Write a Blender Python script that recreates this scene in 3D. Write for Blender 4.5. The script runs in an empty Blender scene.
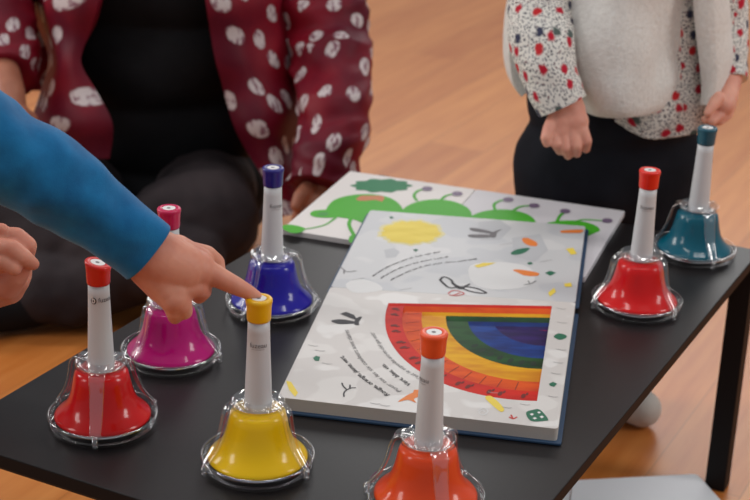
import bpy, bmesh, math, random
from mathutils import Vector, Matrix, noise
from mathutils.geometry import tessellate_polygon
random.seed(7)
C = bpy.context.scene.collection
T = 0.345                       # table top height
FPX = 1579.0
PITCH = math.radians(21.5425); ROLL = math.radians(2.1035)
CAM = Vector((0, 0, 0.7341 + T))
FW = Vector((0, math.cos(PITCH), -math.sin(PITCH)))
_r = Vector((1, 0, 0)); _u = _r.cross(FW)
RT = math.cos(ROLL)*_r + math.sin(ROLL)*_u
UP = -math.sin(ROLL)*_r + math.cos(ROLL)*_u
def ray(px, py): return FW*FPX + RT*(px-375) + UP*(250-py)
def pz(px, py, z):              # point seen at a place, lying at height z
    d = ray(px, py); return CAM + d*((z-CAM.z)/d.z)
def py_(px, py, Y):             # point seen at a place, at distance Y into the room
    d = ray(px, py); return CAM + d*((Y-CAM.y)/d.y)
def dep(P): return (P-CAM).dot(FW)
TH = math.radians(-26.74)
TU = Vector((math.cos(TH), math.sin(TH), 0)); TV = Vector((-math.sin(TH), math.cos(TH), 0))

# ------------------------------------------------------------------ materials
def srgb(r, g, b):
    f = lambda c: (c/255/12.92 if c/255 <= .04045 else ((c/255+.055)/1.055)**2.4)
    return (f(r), f(g), f(b), 1)
def mat(name, col, rough=.5, metal=0., coat=0., spec=.5, sheen=0., sss=0.):
    m = bpy.data.materials.new(name); m.use_nodes = True
    b = m.node_tree.nodes['Principled BSDF']
    b.inputs['Base Color'].default_value = col
    b.inputs['Roughness'].default_value = rough
    b.inputs['Metallic'].default_value = metal
    b.inputs['Coat Weight'].default_value = coat
    b.inputs['Coat Roughness'].default_value = .06
    b.inputs['Specular IOR Level'].default_value = spec
    b.inputs['Sheen Weight'].default_value = sheen
    if sss:
        b.inputs['Subsurface Weight'].default_value = sss
        b.inputs['Subsurface Radius'].default_value = (.012, .005, .003)
        b.inputs['Subsurface Scale'].default_value = .5
    return m
class N:
    def __init__(s, m): s.t = m.node_tree; s.n = s.t.nodes; s.l = s.t.links; s.b = s.n['Principled BSDF']
    def new(s, typ, **k):
        o = s.n.new(typ)
        for a, v in k.items(): setattr(o, a, v)
        return o
    def link(s, a, b): s.l.new(a, b)
    def ramp(s, src, stops, interp='LINEAR'):
        r = s.new('ShaderNodeValToRGB'); r.color_ramp.interpolation = interp
        e = r.color_ramp.elements
        while len(e) < len(stops): e.new(.5)
        for el, (p, c) in zip(e, stops): el.position = p; el.color = c if len(c) == 4 else (*c, 1)
        s.link(src, r.inputs[0]); return r.outputs[0]
    def mix(s, f, a, b, typ='MIX'):
        x = s.new('ShaderNodeMix', data_type='RGBA', blend_type=typ)
        if hasattr(f, 'node'): s.link(f, x.inputs[0])
        else: x.inputs[0].default_value = f
        for v, i in ((a, 6), (b, 7)):
            if hasattr(v, 'node'): s.link(v, x.inputs[i])
            else: x.inputs[i].default_value = v
        return x.outputs[2]
    def coord(s, kind='Object', scale=(1, 1, 1), rot=(0, 0, 0), loc=(0, 0, 0)):
        t = s.new('ShaderNodeTexCoord'); mp = s.new('ShaderNodeMapping')
        mp.inputs['Scale'].default_value = scale; mp.inputs['Rotation'].default_value = rot
        mp.inputs['Location'].default_value = loc
        s.link(t.outputs[kind], mp.inputs[0]); return mp.outputs[0]
    def noise(s, v, scale, detail=3, rough=.5):
        n = s.new('ShaderNodeTexNoise'); n.inputs['Scale'].default_value = scale
        n.inputs['Detail'].default_value = detail; n.inputs['Roughness'].default_value = rough
        s.link(v, n.inputs['Vector']); return n
    def vor(s, v, scale, rnd=1., dim='3D', feature='F1'):
        n = s.new('ShaderNodeTexVoronoi', voronoi_dimensions=dim, feature=feature)
        n.inputs['Scale'].default_value = scale; n.inputs['Randomness'].default_value = rnd
        s.link(v, n.inputs['Vector']); return n
    def math(s, op, a, b=None, c=None):
        x = s.new('ShaderNodeMath', operation=op)
        for i, v in enumerate((a, b, c)):
            if v is None: continue
            if hasattr(v, 'node'): s.link(v, x.inputs[i])
            else: x.inputs[i].default_value = v
        return x.outputs[0]
    def bump(s, h, strength=.3, dist=.002):
        b = s.new('ShaderNodeBump'); b.inputs['Strength'].default_value = strength
        b.inputs['Distance'].default_value = dist; s.link(h, b.inputs['Height'])
        s.link(b.outputs[0], s.b.inputs['Normal'])
    def col(s, c): s.link(c, s.b.inputs['Base Color'])

def floor_mat():
    m = mat('varnished_wood', srgb(200, 130, 75), .30, coat=.0, spec=.42); n = N(m)
    v = n.coord('Object', rot=(0, 0, -(TH+math.pi/2)))
    br = n.new('ShaderNodeTexBrick'); br.offset = .37
    n.link(v, br.inputs['Vector'])
    br.inputs['Color1'].default_value = (0, 0, 0, 1); br.inputs['Color2'].default_value = (1, 1, 1, 1)
    br.inputs['Mortar'].default_value = (.5, .5, .5, 1); br.inputs['Scale'].default_value = 1
    br.inputs['Mortar Size'].default_value = .0012; br.inputs['Mortar Smooth'].default_value = .3
    br.inputs['Brick Width'].default_value = 1.9; br.inputs['Row Height'].default_value = .13
    gm = n.new('ShaderNodeMapping'); gm.inputs['Scale'].default_value = (1.0, 12, 1); n.link(v, gm.inputs[0]); g = gm.outputs[0]
    ns = n.noise(g, 3, 5, .6)
    base = n.mix(br.outputs['Color'], srgb(186, 104, 40), srgb(226, 148, 78))
    c2 = n.ramp(ns.outputs[0], [(.3, srgb(182, 98, 40)), (.7, srgb(224, 150, 84))])
    c = n.mix(.45, base, c2)
    c = n.mix(n.math('MULTIPLY', br.outputs['Fac'], .45), c, srgb(120, 66, 30))
    n.col(c)
    n.bump(br.outputs['Fac'], .12, -.001)
    return m
def skin_mat(name, c1, c2):
    m = mat(name, c1, .5, sss=.25, spec=.35); n = N(m)
    v = n.coord('Object'); a = n.noise(v, 28, 3)
    n.col(n.ramp(a.outputs[0], [(.38, c2), (.62, c1)]))
    b = n.noise(v, 420, 3); n.bump(b.outputs[0], .12, .0006)
    return m
def cloth_mat(name, c1, c2, sc=900, rough=.85, sheen=.2, big=14):
    m = mat(name, c1, rough, sheen=sheen, spec=.2); n = N(m)
    v = n.coord('Object'); a = n.noise(v, big, 4, .6)
    n.col(n.ramp(a.outputs[0], [(.35, c2), (.65, c1)]))
    b = n.noise(v, sc, 2); n.bump(b.outputs[0], .35, .0008)
    return m
def jacket_mat():
    m = mat('burgundy_quilted_nylon', srgb(110, 24, 44), .55, spec=.22); n = N(m)
    uv = n.coord('UV', rot=(0, 0, .35))
    nz = n.noise(uv, 22, 2)
    v = n.mix(.012, uv, nz.outputs['Color'], 'ADD')
    mp = n.new('ShaderNodeMapping'); mp.inputs['Scale'].default_value = (21, 15.5, 1); n.link(v, mp.inputs[0])
    vo = n.vor(mp.outputs[0], 1, .55, '2D')
    blob = n.ramp(vo.outputs['Distance'], [(.225, (1, 1, 1)), (.27, (0, 0, 0))])
    n2 = n.noise(n.coord('UV', scale=(150, 60, 1)), 1, 2)
    inner = n.ramp(n2.outputs[0], [(.50, (0, 0, 0)), (.60, (1, 1, 1))])
    base = n.ramp(n.noise(n.coord('Object'), 9, 3).outputs[0], [(.35, srgb(86, 6, 30)), (.65, srgb(126, 12, 32))])
    lt = n.mix(inner, srgb(196, 184, 184), srgb(128, 88, 100))
    n.col(n.mix(blob, base, lt))
    wv = n.new('ShaderNodeTexWave', wave_type='BANDS', bands_direction='Y'); wv.inputs['Scale'].default_value = 3.2
    wv.inputs['Distortion'].default_value = 1.4; n.link(n.coord('UV'), wv.inputs[0])
    n.bump(wv.outputs[0], .7, .01)
    return m
def floral_mat():
    m = mat('floral_cotton', srgb(222, 220, 214), .85, spec=.2); n = N(m)
    uv = n.coord('UV'); wob = n.noise(uv, 130, 2)
    v = n.mix(.008, uv, wob.outputs['Color'], 'ADD')
    a = n.vor(v, 250, 1, '2D')
    am = n.ramp(a.outputs['Distance'], [(.20, (1, 1, 1)), (.38, (0, 0, 0))])
    ac = n.ramp(a.outputs['Color'], [(0, srgb(92, 92, 98)), (.45, srgb(140, 138, 142)), (.8, srgb(120, 90, 96))], 'CONSTANT')
    c = n.mix(am, srgb(224, 221, 214), ac)
    b = n.vor(v, 38, .9, '2D')
    bm_ = n.ramp(b.outputs['Distance'], [(.16, (1, 1, 1)), (.27, (0, 0, 0))])
    bc = n.ramp(b.outputs['Color'], [(0, srgb(184, 30, 52)), (.5, srgb(196, 44, 50)), (.62, srgb(60, 62, 84)), (.78, srgb(84, 96, 92)), (.9, srgb(206, 112, 126))], 'CONSTANT')
    c = n.mix(bm_, c, bc)
    n.col(c); n.bump(n.noise(uv, 600, 2).outputs[0], .2, .0005)
    return m
def fleece_mat():
    m = mat('white_fleece', srgb(214, 211, 204), 1, sheen=.5, spec=.1); n = N(m)
    v = n.coord('Object'); a = n.noise(v, 160, 5, .7)
    n.col(n.ramp(a.outputs[0], [(.3, srgb(222, 219, 213)), (.7, srgb(240, 238, 233))]))
    n.bump(a.outputs[0], .7, .004)
    return m
def plastic_mat():
    m = bpy.data.materials.new('clear_plastic'); m.use_nodes = True; t = m.node_tree; t.nodes.clear()
    o = t.nodes.new('ShaderNodeOutputMaterial'); mx = t.nodes.new('ShaderNodeMixShader')
    tr = t.nodes.new('ShaderNodeBsdfTransparent'); gl = t.nodes.new('ShaderNodeBsdfGlossy')
    tr.inputs[0].default_value = (.975, .975, .98, 1); gl.inputs['Roughness'].default_value = .07
    gl.inputs['Color'].default_value = (1, 1, 1, 1)
    fr = t.nodes.new('ShaderNodeFresnel'); fr.inputs[0].default_value = 1.62
    mu = t.nodes.new('ShaderNodeMath'); mu.operation = 'MULTIPLY_ADD'; mu.inputs[1].default_value = 1.0; mu.inputs[2].default_value = .13
    t.links.new(fr.outputs[0], mu.inputs[0])
    ge = t.nodes.new('ShaderNodeNewGeometry'); iv = t.nodes.new('ShaderNodeMath'); iv.operation = 'SUBTRACT'; iv.inputs[0].default_value = 1
    t.links.new(ge.outputs['Backfacing'], iv.inputs[1]); m2 = t.nodes.new('ShaderNodeMath'); m2.operation = 'MULTIPLY'
    t.links.new(mu.outputs[0], m2.inputs[0]); t.links.new(iv.outputs[0], m2.inputs[1]); t.links.new(m2.outputs[0], mx.inputs[0])
    t.links.new(tr.outputs[0], mx.inputs[1]); t.links.new(gl.outputs[0], mx.inputs[2]); t.links.new(mx.outputs[0], o.inputs[0])
    return m
def page_mat(name, c1, c2, sc=22, c3=None):
    m = mat(name, c1, .42, spec=.4); n = N(m)
    v = n.coord('Object'); a = n.noise(v, sc, 2, .5)
    st = [(.44, c1), (.47, c2)]
    if c3: st += [(.60, c2), (.63, c3)]
    n.col(n.ramp(a.outputs[0], st)); return m
def streak_mat(name, c1, c2, sc=60):
    m = mat(name, c1, .5, spec=.25); n = N(m)
    a = n.noise(n.coord('Object', rot=(0, 0, .12), scale=(.35, 1, 1)), sc, 3)
    n.col(n.ramp(a.outputs[0], [(.38, c2), (.62, c1)])); return m
def table_mat():
    m = mat('black_laminate', srgb(44, 41, 42), .38, spec=.35); n = N(m)
    v = n.coord('Object'); a = n.noise(v, 300, 4, .7)
    n.col(n.ramp(a.outputs[0], [(.35, srgb(25, 22, 23)), (.7, srgb(30, 27, 28))]))
    n.bump(a.outputs[0], .05, .0004)
    return m
def dark_cloth(*a, **k): return cloth_mat(*a, sheen=0, **k)
M = dict(
    floor=floor_mat(), edge=mat('black_edge_band', srgb(24, 22, 23), .55, spec=.15), table=table_mat(), plastic=plastic_mat(),
    handle=mat('handle_plastic', srgb(204, 206, 208), .4), chrome=mat('steel', (.6, .6, .62, 1), .18, 1),
    ink=mat('dark_ink', srgb(58, 56, 60), .6), inkgrey=mat('grey_ink', srgb(112, 108, 110), .6), palegrey=mat('pale_ink', srgb(150, 146, 146), .6),
    white=mat('white_label', srgb(225, 222, 220), .5),
    page=page_mat('printed_page', srgb(214, 209, 205), srgb(205, 199, 195), 14, srgb(220, 216, 213)),
    pageup=page_mat('printed_page_sky', srgb(190, 190, 193), srgb(198, 197, 198), 12, srgb(206, 204, 204)),
    pageedge=mat('page_edge', srgb(190, 184, 176), .7), cover=mat('blue_cover', srgb(40, 68, 98), .5),
    cardpage=mat('caterpillar_page', srgb(220, 213, 210), .5, spec=.3), cardpage2=mat('caterpillar_page_right', srgb(204, 200, 204), .5, spec=.3),
    green=mat('leaf_green', srgb(70, 164, 40), .5, spec=.25), dgreen=mat('cloud_green', srgb(28, 116, 74), .5, spec=.25), dg2=mat('nose_green', srgb(56, 140, 56), .5),
    purple_dot=mat('mauve_dot', srgb(112, 92, 118), .5), cheek=mat('orange_brown', srgb(190, 110, 62), .5),
    yprint=mat('yellow_print', srgb(232, 204, 74), .5), oprint=mat('orange_print', srgb(226, 124, 50), .5), gprint=mat('green_print', srgb(30, 104, 76), .5), rprint=mat('red_print', srgb(196, 70, 66), .5),
    sunp=streak_mat('sun_print', srgb(230, 206, 92), srgb(222, 196, 78)), sunedge=mat('sun_edge', srgb(216, 204, 150), .5), cloudp=mat('cloud_print', srgb(216, 214, 213), .5), cloudg=mat('grey_cloud_print', srgb(184, 184, 187), .5),
    L0=streak_mat('red_paper', srgb(206, 30, 8), srgb(186, 20, 6)), L1=streak_mat('orange_paper', srgb(220, 84, 6), srgb(200, 62, 6)),  # orange and deeper papers coloured darker to carry the shade inside the cut-out
    L2=streak_mat('yellow_paper', srgb(224, 166, 6), srgb(206, 132, 4)), L3=streak_mat('green_paper', srgb(30, 78, 34), srgb(18, 52, 26)),
    L4=streak_mat('blue_paper', srgb(14, 62, 140), srgb(10, 34, 98)), L5=streak_mat('violet_paper', srgb(50, 28, 100), srgb(32, 18, 72)), L6=streak_mat('magenta_paper', srgb(150, 34, 92), srgb(110, 28, 84)),
    mark=mat('dark_mark', srgb(110, 30, 20), .6), markg=mat('dark_green_mark', srgb(18, 40, 26), .6),
    skin=skin_mat('child_skin', srgb(216, 150, 126), srgb(200, 128, 106)), skina=skin_mat('adult_skin', srgb(172, 112, 88), srgb(156, 98, 76)),
    skint=skin_mat('toddler_skin', srgb(228, 168, 146), srgb(214, 148, 128)),
    nail=mat('nail', srgb(232, 180, 160), .3),
    blue=cloth_mat('blue_jersey', srgb(18, 112, 166), srgb(10, 92, 144), big=30), jacket=jacket_mat(), floral=floral_mat(), fleece=fleece_mat(),
    black=dark_cloth('black_knit', srgb(24, 24, 27), srgb(18, 18, 21), 700), trous=dark_cloth('dark_trousers', srgb(56, 48, 50), srgb(40, 34, 37), big=8), navy=dark_cloth('navy_cotton', srgb(24, 25, 33), srgb(16, 17, 24)),
    dtrous=dark_cloth('charcoal_trousers', srgb(40, 38, 44), srgb(28, 26, 32)),
    shoe=cloth_mat('grey_sock', srgb(196, 188, 180), srgb(178, 170, 162)), hair=cloth_mat('brown_hair', srgb(72, 46, 30), srgb(48, 30, 20), 300), hairb=cloth_mat('light_brown_hair', srgb(132, 92, 56), srgb(104, 70, 42), 300),
    lip=mat('lips', srgb(176, 92, 88), .5), eye=mat('eye_dark', srgb(40, 28, 22), .2), paper=mat('white_paper', srgb(236, 236, 240), .6),
)

# ------------------------------------------------------------------ object helpers
def link(name, me, m=None, parent=None, smooth=True):
    if smooth:
        for p in me.polygons: p.use_smooth = True
    o = bpy.data.objects.new(name, me); C.objects.link(o)
    if m:
        for mm in (m if isinstance(m, (list, tuple)) else [m]): me.materials.append(mm)
    if parent:
        o.parent = parent; o.matrix_parent_inverse = Matrix.Translation(-parent.location) if parent.type == 'EMPTY' and not parent.parent else Matrix()
    return o
def obj(name, bm, m=None, parent=None, smooth=True):
    me = bpy.data.meshes.new(name); bm.normal_update(); bm.to_mesh(me); bm.free()
    return link(name, me, m, parent, smooth)
def tag(o, label, cat=None, group=None, kind=None):
    o['label'] = label
    if cat: o['category'] = cat
    if group: o['group'] = group
    if kind: o['kind'] = kind
    return o
def empty(name, loc): 
    o = bpy.data.objects.new(name, None); C.objects.link(o); o.location = loc; o.empty_display_size = .02; return o
def apply_mods(o, mods):
    for typ, k in mods:
        md = o.modifiers.new(typ, typ)
        for a, v in k.items(): setattr(md, a, v)
    dg = bpy.context.evaluated_depsgraph_get(); dg.update()
    me = bpy.data.meshes.new_from_object(o.evaluated_get(dg)); o.modifiers.clear()
    old = o.data; o.data = me; bpy.data.meshes.remove(old)
    for p in me.polygons: p.use_smooth = True
    return o
def lathe(prof, seg=48, bm=None, closed=False):
    bm = bm or bmesh.new(); rings = []
    for r, z in prof:
        if r < 1e-6: rings.append([bm.verts.new((0, 0, z))])
        else: rings.append([bm.verts.new((r*math.cos(2*math.pi*i/seg), r*math.sin(2*math.pi*i/seg), z)) for i in range(seg)])
    pr = list(zip(rings, rings[1:])) + ([(rings[-1], rings[0])] if closed else [])
    for a, b in pr:
        for i in range(seg):
            j = (i+1) % seg
            if len(a) == 1 and len(b) == 1: continue
            if len(a) == 1: bm.faces.new((a[0], b[j], b[i]))
            elif len(b) == 1: bm.faces.new((a[i], a[j], b[0]))
            else: bm.faces.new((a[i], a[j], b[j], b[i]))
    bmesh.ops.recalc_face_normals(bm, faces=bm.faces[:])
    return bm
def prism(pts, z0, z1, bm=None, bevel=0):
    bm = bm or bmesh.new()
    a = [bm.verts.new((p[0], p[1], z0)) for p in pts]; b = [bm.verts.new((p[0], p[1], z1)) for p in pts]
    n = len(pts); bm.faces.new(a[::-1]); bm.faces.new(b)
    for i in range(n): bm.faces.new((a[i], a[(i+1) % n], b[(i+1) % n], b[i]))
    bmesh.ops.recalc_face_normals(bm, faces=bm.faces[:])
    if bevel:
        bmesh.ops.bevel(bm, geom=[e for e in bm.edges], offset=bevel, segments=2, affect='EDGES', profile=.5)
    return bm
def rounded(c, r=.004, n=5):    # round the corners of an outline
    out = []; k = len(c)
    for i in range(k):
        p, a, b = Vector(c[i][:2]), Vector(c[i-1][:2]), Vector(c[(i+1) % k][:2])
        d1 = (a-p).normalized(); d2 = (b-p).normalized()
        for j in range(n+1):
            t = j/n; out.append(p + d1*r*(1-t)**2 + d2*r*t**2)
    return out
def smooth_path(pts, n):
    # Catmull-Rom through tuples of numbers / Vectors
    P = [pts[0]] + list(pts) + [pts[-1]]; out = []
    for i in range(1, len(P)-2):
        for k in range(n):
            t = k/n
            out.append(tuple(.5*((2*b) + (c-a)*t + (2*a-5*b+4*c-d)*t*t + (3*b-a-3*c+d)*t**3) for a, b, c, d in zip(P[i-1], P[i], P[i+1], P[i+2])))
    out.append(tuple(pts[-1])); return out
def tube(nodes, seg=40, sub=8, fold=.0, fscale=20, flat=(True, True), squash=None, seed=0., lip=.75, fz=1.):
    """cloth tube through (Vector, radius) nodes, rings square to the path; UVs in metres"""
    raw = smooth_path([(*p, r) for p, r in nodes], sub)
    bm = bmesh.new(); uvl = bm.loops.layers.uv.new('UVMap')
    pts = [Vector(q[:3]) for q in raw]; rad = [q[3] for q in raw]
    rings = []; prevx = None; vlen = [0]
    for i in range(1, len(pts)): vlen.append(vlen[-1] + (pts[i]-pts[i-1]).length)
    R = sum(rad)/len(rad)
    for i, p in enumerate(pts):
        t = (pts[min(i+1, len(pts)-1)] - pts[max(i-1, 0)]).normalized()
        if prevx is None: x = t.cross(Vector((0.02, .1, 1)).normalized()).normalized()
        else: x = (prevx - t*prevx.dot(t)).normalized()
        prevx = x; y = t.cross(x)
        ring = []
        for k in range(seg):
            a = 2*math.pi*k/seg; d = x*math.cos(a) + y*math.sin(a)
            q = p + d*rad[i]
            if squash: 
                w = d*rad[i]; q = p + w - squash[0]*w.dot(squash[0])*(1-squash[1])
            if fold:
                qq = Vector((q.x, q.y, q.z*fz)); f = noise.noise(qq*fscale + Vector((seed, 0, 0))); f2 = noise.noise(qq*fscale*2.3 + Vector((0, seed, 5)))
                q += d*fold*(f + .5*f2)
            ring.append(bm.verts.new(q))
        rings.append(ring)
    for i in range(len(rings)-1):
        for k in range(seg):
            j = (k+1) % seg
            f = bm.faces.new((rings[i][k], rings[i][j], rings[i+1][j], rings[i+1][k]))
            for lp, (uu, vv) in zip(f.loops, ((k, i), (k+1, i), (k+1, i+1), (k, i+1))):
                lp[uvl].uv = (uu/seg*2*math.pi*R, vlen[vv])
    for ring, p, e in ((rings[0], pts[0], 0), (rings[-1], pts[-1], 1)):
        inner = [bm.verts.new(p + (v.co-p)*lip + (pts[1]-pts[0] if e == 0 else pts[-2]-pts[-1])*.6) for v in ring]
        for k in range(seg):
            j = (k+1) % seg
            f = bm.faces.new((ring[k], ring[j], inner[j], inner[k]) if e else (ring[j], ring[k], inner[k], inner[j]))
        bm.faces.new(inner if e else inner[::-1])
    bmesh.ops.recalc_face_normals(bm, faces=bm.faces[:])
    return bm
def sheet(rows, sub=6, thick=.008, fold=.0, fscale=18, seed=0.):
    """cloth sheet through rows of points; UVs in metres; given a real thickness"""
    rr = [smooth_path([tuple(p) for p in r], sub) for r in rows]
    cols = list(zip(*rr)); cols = [smooth_path(list(c), sub) for c in cols]
    nu, nv = len(cols), len(cols[0])
    bm = bmesh.new(); uvl = bm.loops.layers.uv.new('UVMap'); G = [[None]*nv for _ in range(nu)]
    P = [[Vector(cols[i][j]) for j in range(nv)] for i in range(nu)]
    L = [sum((P[i+1][nv//2]-P[i][nv//2]).length for i in range(k)) for k in range(nu)]
    V = [sum((P[nu//2][j+1]-P[nu//2][j]).length for j in range(k)) for k in range(nv)]
    for i in range(nu):
        for j in range(nv):
            a = P[min(i+1, nu-1)][j]-P[max(i-1, 0)][j]; b = P[i][min(j+1, nv-1)]-P[i][max(j-1, 0)]
            nrm = a.cross(b); nrm = nrm.normalized() if nrm.length > 1e-9 else Vector((0, -1, 0))
            f = noise.noise(P[i][j]*fscale + Vector((seed, 0, 0)))
            G[i][j] = bm.verts.new(P[i][j] + nrm*fold*f)
    for i in range(nu-1):
        for j in range(nv-1):
            f = bm.faces.new((G[i][j], G[i+1][j], G[i+1][j+1], G[i][j+1]))
            for lp, (a, b) in zip(f.loops, ((i, j), (i+1, j), (i+1, j+1), (i, j+1))): lp[uvl].uv = (L[a], V[b])
    return bm
def sheet_obj(name, rows, m, parent, thick=.008, **k):
    o = obj(name, sheet(rows, **k), m, None)
    apply_mods(o, [('SOLIDIFY', dict(thickness=thick, offset=0)), ('BEVEL', dict(width=thick*.35, segments=2, limit_method='ANGLE'))])
    o.parent = parent; o.matrix_parent_inverse = Matrix.Translation(-parent.location); return o
def capsules(chains, bm=None):
    bm = bm or bmesh.new()
    for ch in chains:
        for p, r in ch:
            bmesh.ops.create_icosphere(bm, subdivisions=3, radius=r, matrix=Matrix.Translation(p))
        for (p, r), (q, s) in zip(ch, ch[1:]):
            d = q-p
            if d.length < 1e-5: continue
            z = d.normalized(); rot = z.to_track_quat('Z', 'Y').to_matrix().to_4x4()
            bmesh.ops.create_cone(bm, cap_ends=True, segments=28, radius1=r, radius2=s, depth=d.length, matrix=Matrix.Translation((p+q)/2) @ rot)
    return bm
def ell(bm, c, r, rot=None):
    mt = Matrix.Translation(c) @ (rot or Matrix()) @ Matrix.Diagonal((*r, 1))
    bmesh.ops.create_icosphere(bm, subdivisions=4, radius=1, matrix=mt)
def fused(name, bm, voxel, m, parent, smooth_it=3, f=.5):
    o = obj(name, bm, m, None)
    apply_mods(o, [('REMESH', dict(mode='VOXEL', voxel_size=voxel)), ('SMOOTH', dict(factor=f, iterations=smooth_it))])
    if not o.data.materials: o.data.materials.append(m)
    if parent: o.parent = parent; o.matrix_parent_inverse = Matrix.Translation(-parent.location)
    return o
def nd(px, py, Y, rpx):         # node of a chain: position by sight line and distance, radius in image units
    p = py_(px, py, Y); return (p, rpx*dep(p)/FPX)
def tess(loops, vs, bm):
    c = loops[0][0]; L = [[Vector(((p[0]-c[0])*1000, (p[1]-c[1])*1000, 0)) for p in l] for l in loops]
    for t in tessellate_polygon(L):
        a, b, d = (vs[i] for i in t)
        if (b.co-a.co).cross(d.co-a.co).z < 0: b, d = d, b
        try: bm.faces.new((a, b, d))
        except ValueError: pass
def poly(pts, z=None, bm=None, mi=0):
    bm = bm or bmesh.new()
    if z is None: z = pts[0][2]
    vs = [bm.verts.new((p[0], p[1], z)) for p in pts]
    tess([[(p[0], p[1]) for p in pts]], vs, bm); return bm
def stroke(pts, w, z, bm=None):
    bm = bm or bmesh.new(); pts = [Vector(p[:2]) for p in pts]; L = []; Rr = []
    for i, p in enumerate(pts):
        t = (pts[min(i+1, len(pts)-1)] - pts[max(i-1, 0)]).normalized(); n = Vector((-t.y, t.x))
        ww = w[i] if isinstance(w, (list, tuple)) else w
        L.append(bm.verts.new((*(p+n*ww/2), z))); Rr.append(bm.verts.new((*(p-n*ww/2), z)))
    for i in range(len(pts)-1): bm.faces.new((Rr[i], Rr[i+1], L[i+1], L[i]))
    return bm
def text_mesh(s, bold=0.):
    cu = bpy.data.curves.new('t', 'FONT'); cu.body = s; cu.size = 1; cu.offset = bold; cu.resolution_u = 3
    o = bpy.data.objects.new('t', cu); C.objects.link(o)
    dg = bpy.context.evaluated_depsgraph_get(); dg.update()
    me = bpy.data.meshes.new_from_object(o.evaluated_get(dg)); bpy.data.objects.remove(o); bpy.data.curves.remove(cu)
    bm = bmesh.new(); bm.from_mesh(me); bpy.data.meshes.remove(me); 
    bmesh.ops.subdivide_edges(bm, edges=[e for e in bm.edges if e.calc_length() > .25], cuts=2)
    bmesh.ops.triangulate(bm, faces=bm.faces[:]); return bm

# ------------------------------------------------------------------ setting
bm = bmesh.new(); bmesh.ops.create_grid(bm, x_segments=2, y_segments=2, size=1)
bmesh.ops.scale(bm, vec=(7, 7, 1), verts=bm.verts); bmesh.ops.translate(bm, vec=(0, 4, 0), verts=bm.verts)
fl = obj('floor', bm, M['floor'], smooth=False); fl['kind'] = 'structure'; fl['label'] = 'varnished orange wood plank floor'

# ------------------------------------------------------------------ table
uL, uR, vF, vB = -.968, -.413, 1.0076, 1.9277
ctr = TU*(uL+uR)/2 + TV*(vF+vB)/2
tb = empty('coffee_table', (ctr.x, ctr.y, 0)); tag(tb, 'long low black rectangular table carrying the bells and the picture books', 'table')
def uv(u, v): return TU*u + TV*v
corn = [uv(uL, vF), uv(uR, vF), uv(uR, vB), uv(uL, vB)]
tt = obj('tabletop', prism(rounded(corn, .003), T-.014, T, bevel=.0012), [M['table'], M['edge']], tb, False)
for p in tt.data.polygons: p.material_index = 0 if p.normal.z > .9 else 1
s = .0285
for (u, v) in ((uL, vF), (uR-s, vF), (uR-s, vB-s), (uL, vB-s)):
    obj('leg', prism([uv(u, v)+d for d in (TU*.001+TV*.001, TU*s+TV*.001, TU*s+TV*s, TU*.001+TV*s)], 0, T-.0142, bevel=.0012), M['edge'], tb, False)
ap = bmesh.new()
for a, b in (((uL+.012, vF+.012), (uR-.012, vF+.022)), ((uL+.012, vB-.022), (uR-.012, vB-.012)), ((uL+.012, vF+.012), (uL+.022, vB-.012)), ((uR-.022, vF+.012), (uR-.012, vB-.012))):
    prism([uv(a[0], a[1]), uv(b[0], a[1]), uv(b[0], b[1]), uv(a[0], b[1])], T-.024, T-.0143, ap)
obj('frame', ap, M['table'], tb, False)

# ------------------------------------------------------------------ desk bells
def enamel(n, c, metal=.35): 
    m = mat(n, c, .35, 0, coat=.6, spec=.12); m.node_tree.nodes['Principled BSDF'].inputs['Coat Roughness'].default_value = .1; return m
def wrap_text(s, radius, z, width, ang, bold=0., sx=1.):
    bm = text_mesh(s, bold); xs = [v.co.x for v in bm.verts]; w = max(xs)-min(xs); x0 = min(xs); k = width/w
    for v in bm.verts:
        a = ang + ((v.co.x-x0)*k - width/2)/radius
        v.co = Vector((radius*math.cos(a), radius*math.sin(a), z + v.co.y*k*sx))
    return bm
BELL_PROF = [(0, .0610), (.018, .0610), (.0230, .0600), (.0256, .0570), (.0272, .050), (.0292, .040), (.0318, .031), (.0352, .0245), (.0396, .019), (.0445, .015), (.0466, .0125), (.0467, .0108), (.0452, .0100), (.0430, .0115), (.036, .018), (.030, .028), (.026, .045), (.022, .056), (0, .0585)]
DISH = [(.0455, .0035), (.0500, .0035), (.0515, .0060), (.0520, .0125), (.0512, .0140), (.0522, .0150), (.0535, .0140), (.0537, .0110), (.0528, .0030), (.0515, .0010), (.0455, .0010)]
ARM_ = [(.0135, .0668), (.020, .0674), (.0268, .0660), (.0305, .0605), (.0328, .050), (.0358, .0395), (.0398, .0300), (.0445, .0225), (.0490, .0168), (.0518, .0125)]
ARM = smooth_path(ARM_, 3)
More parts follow.
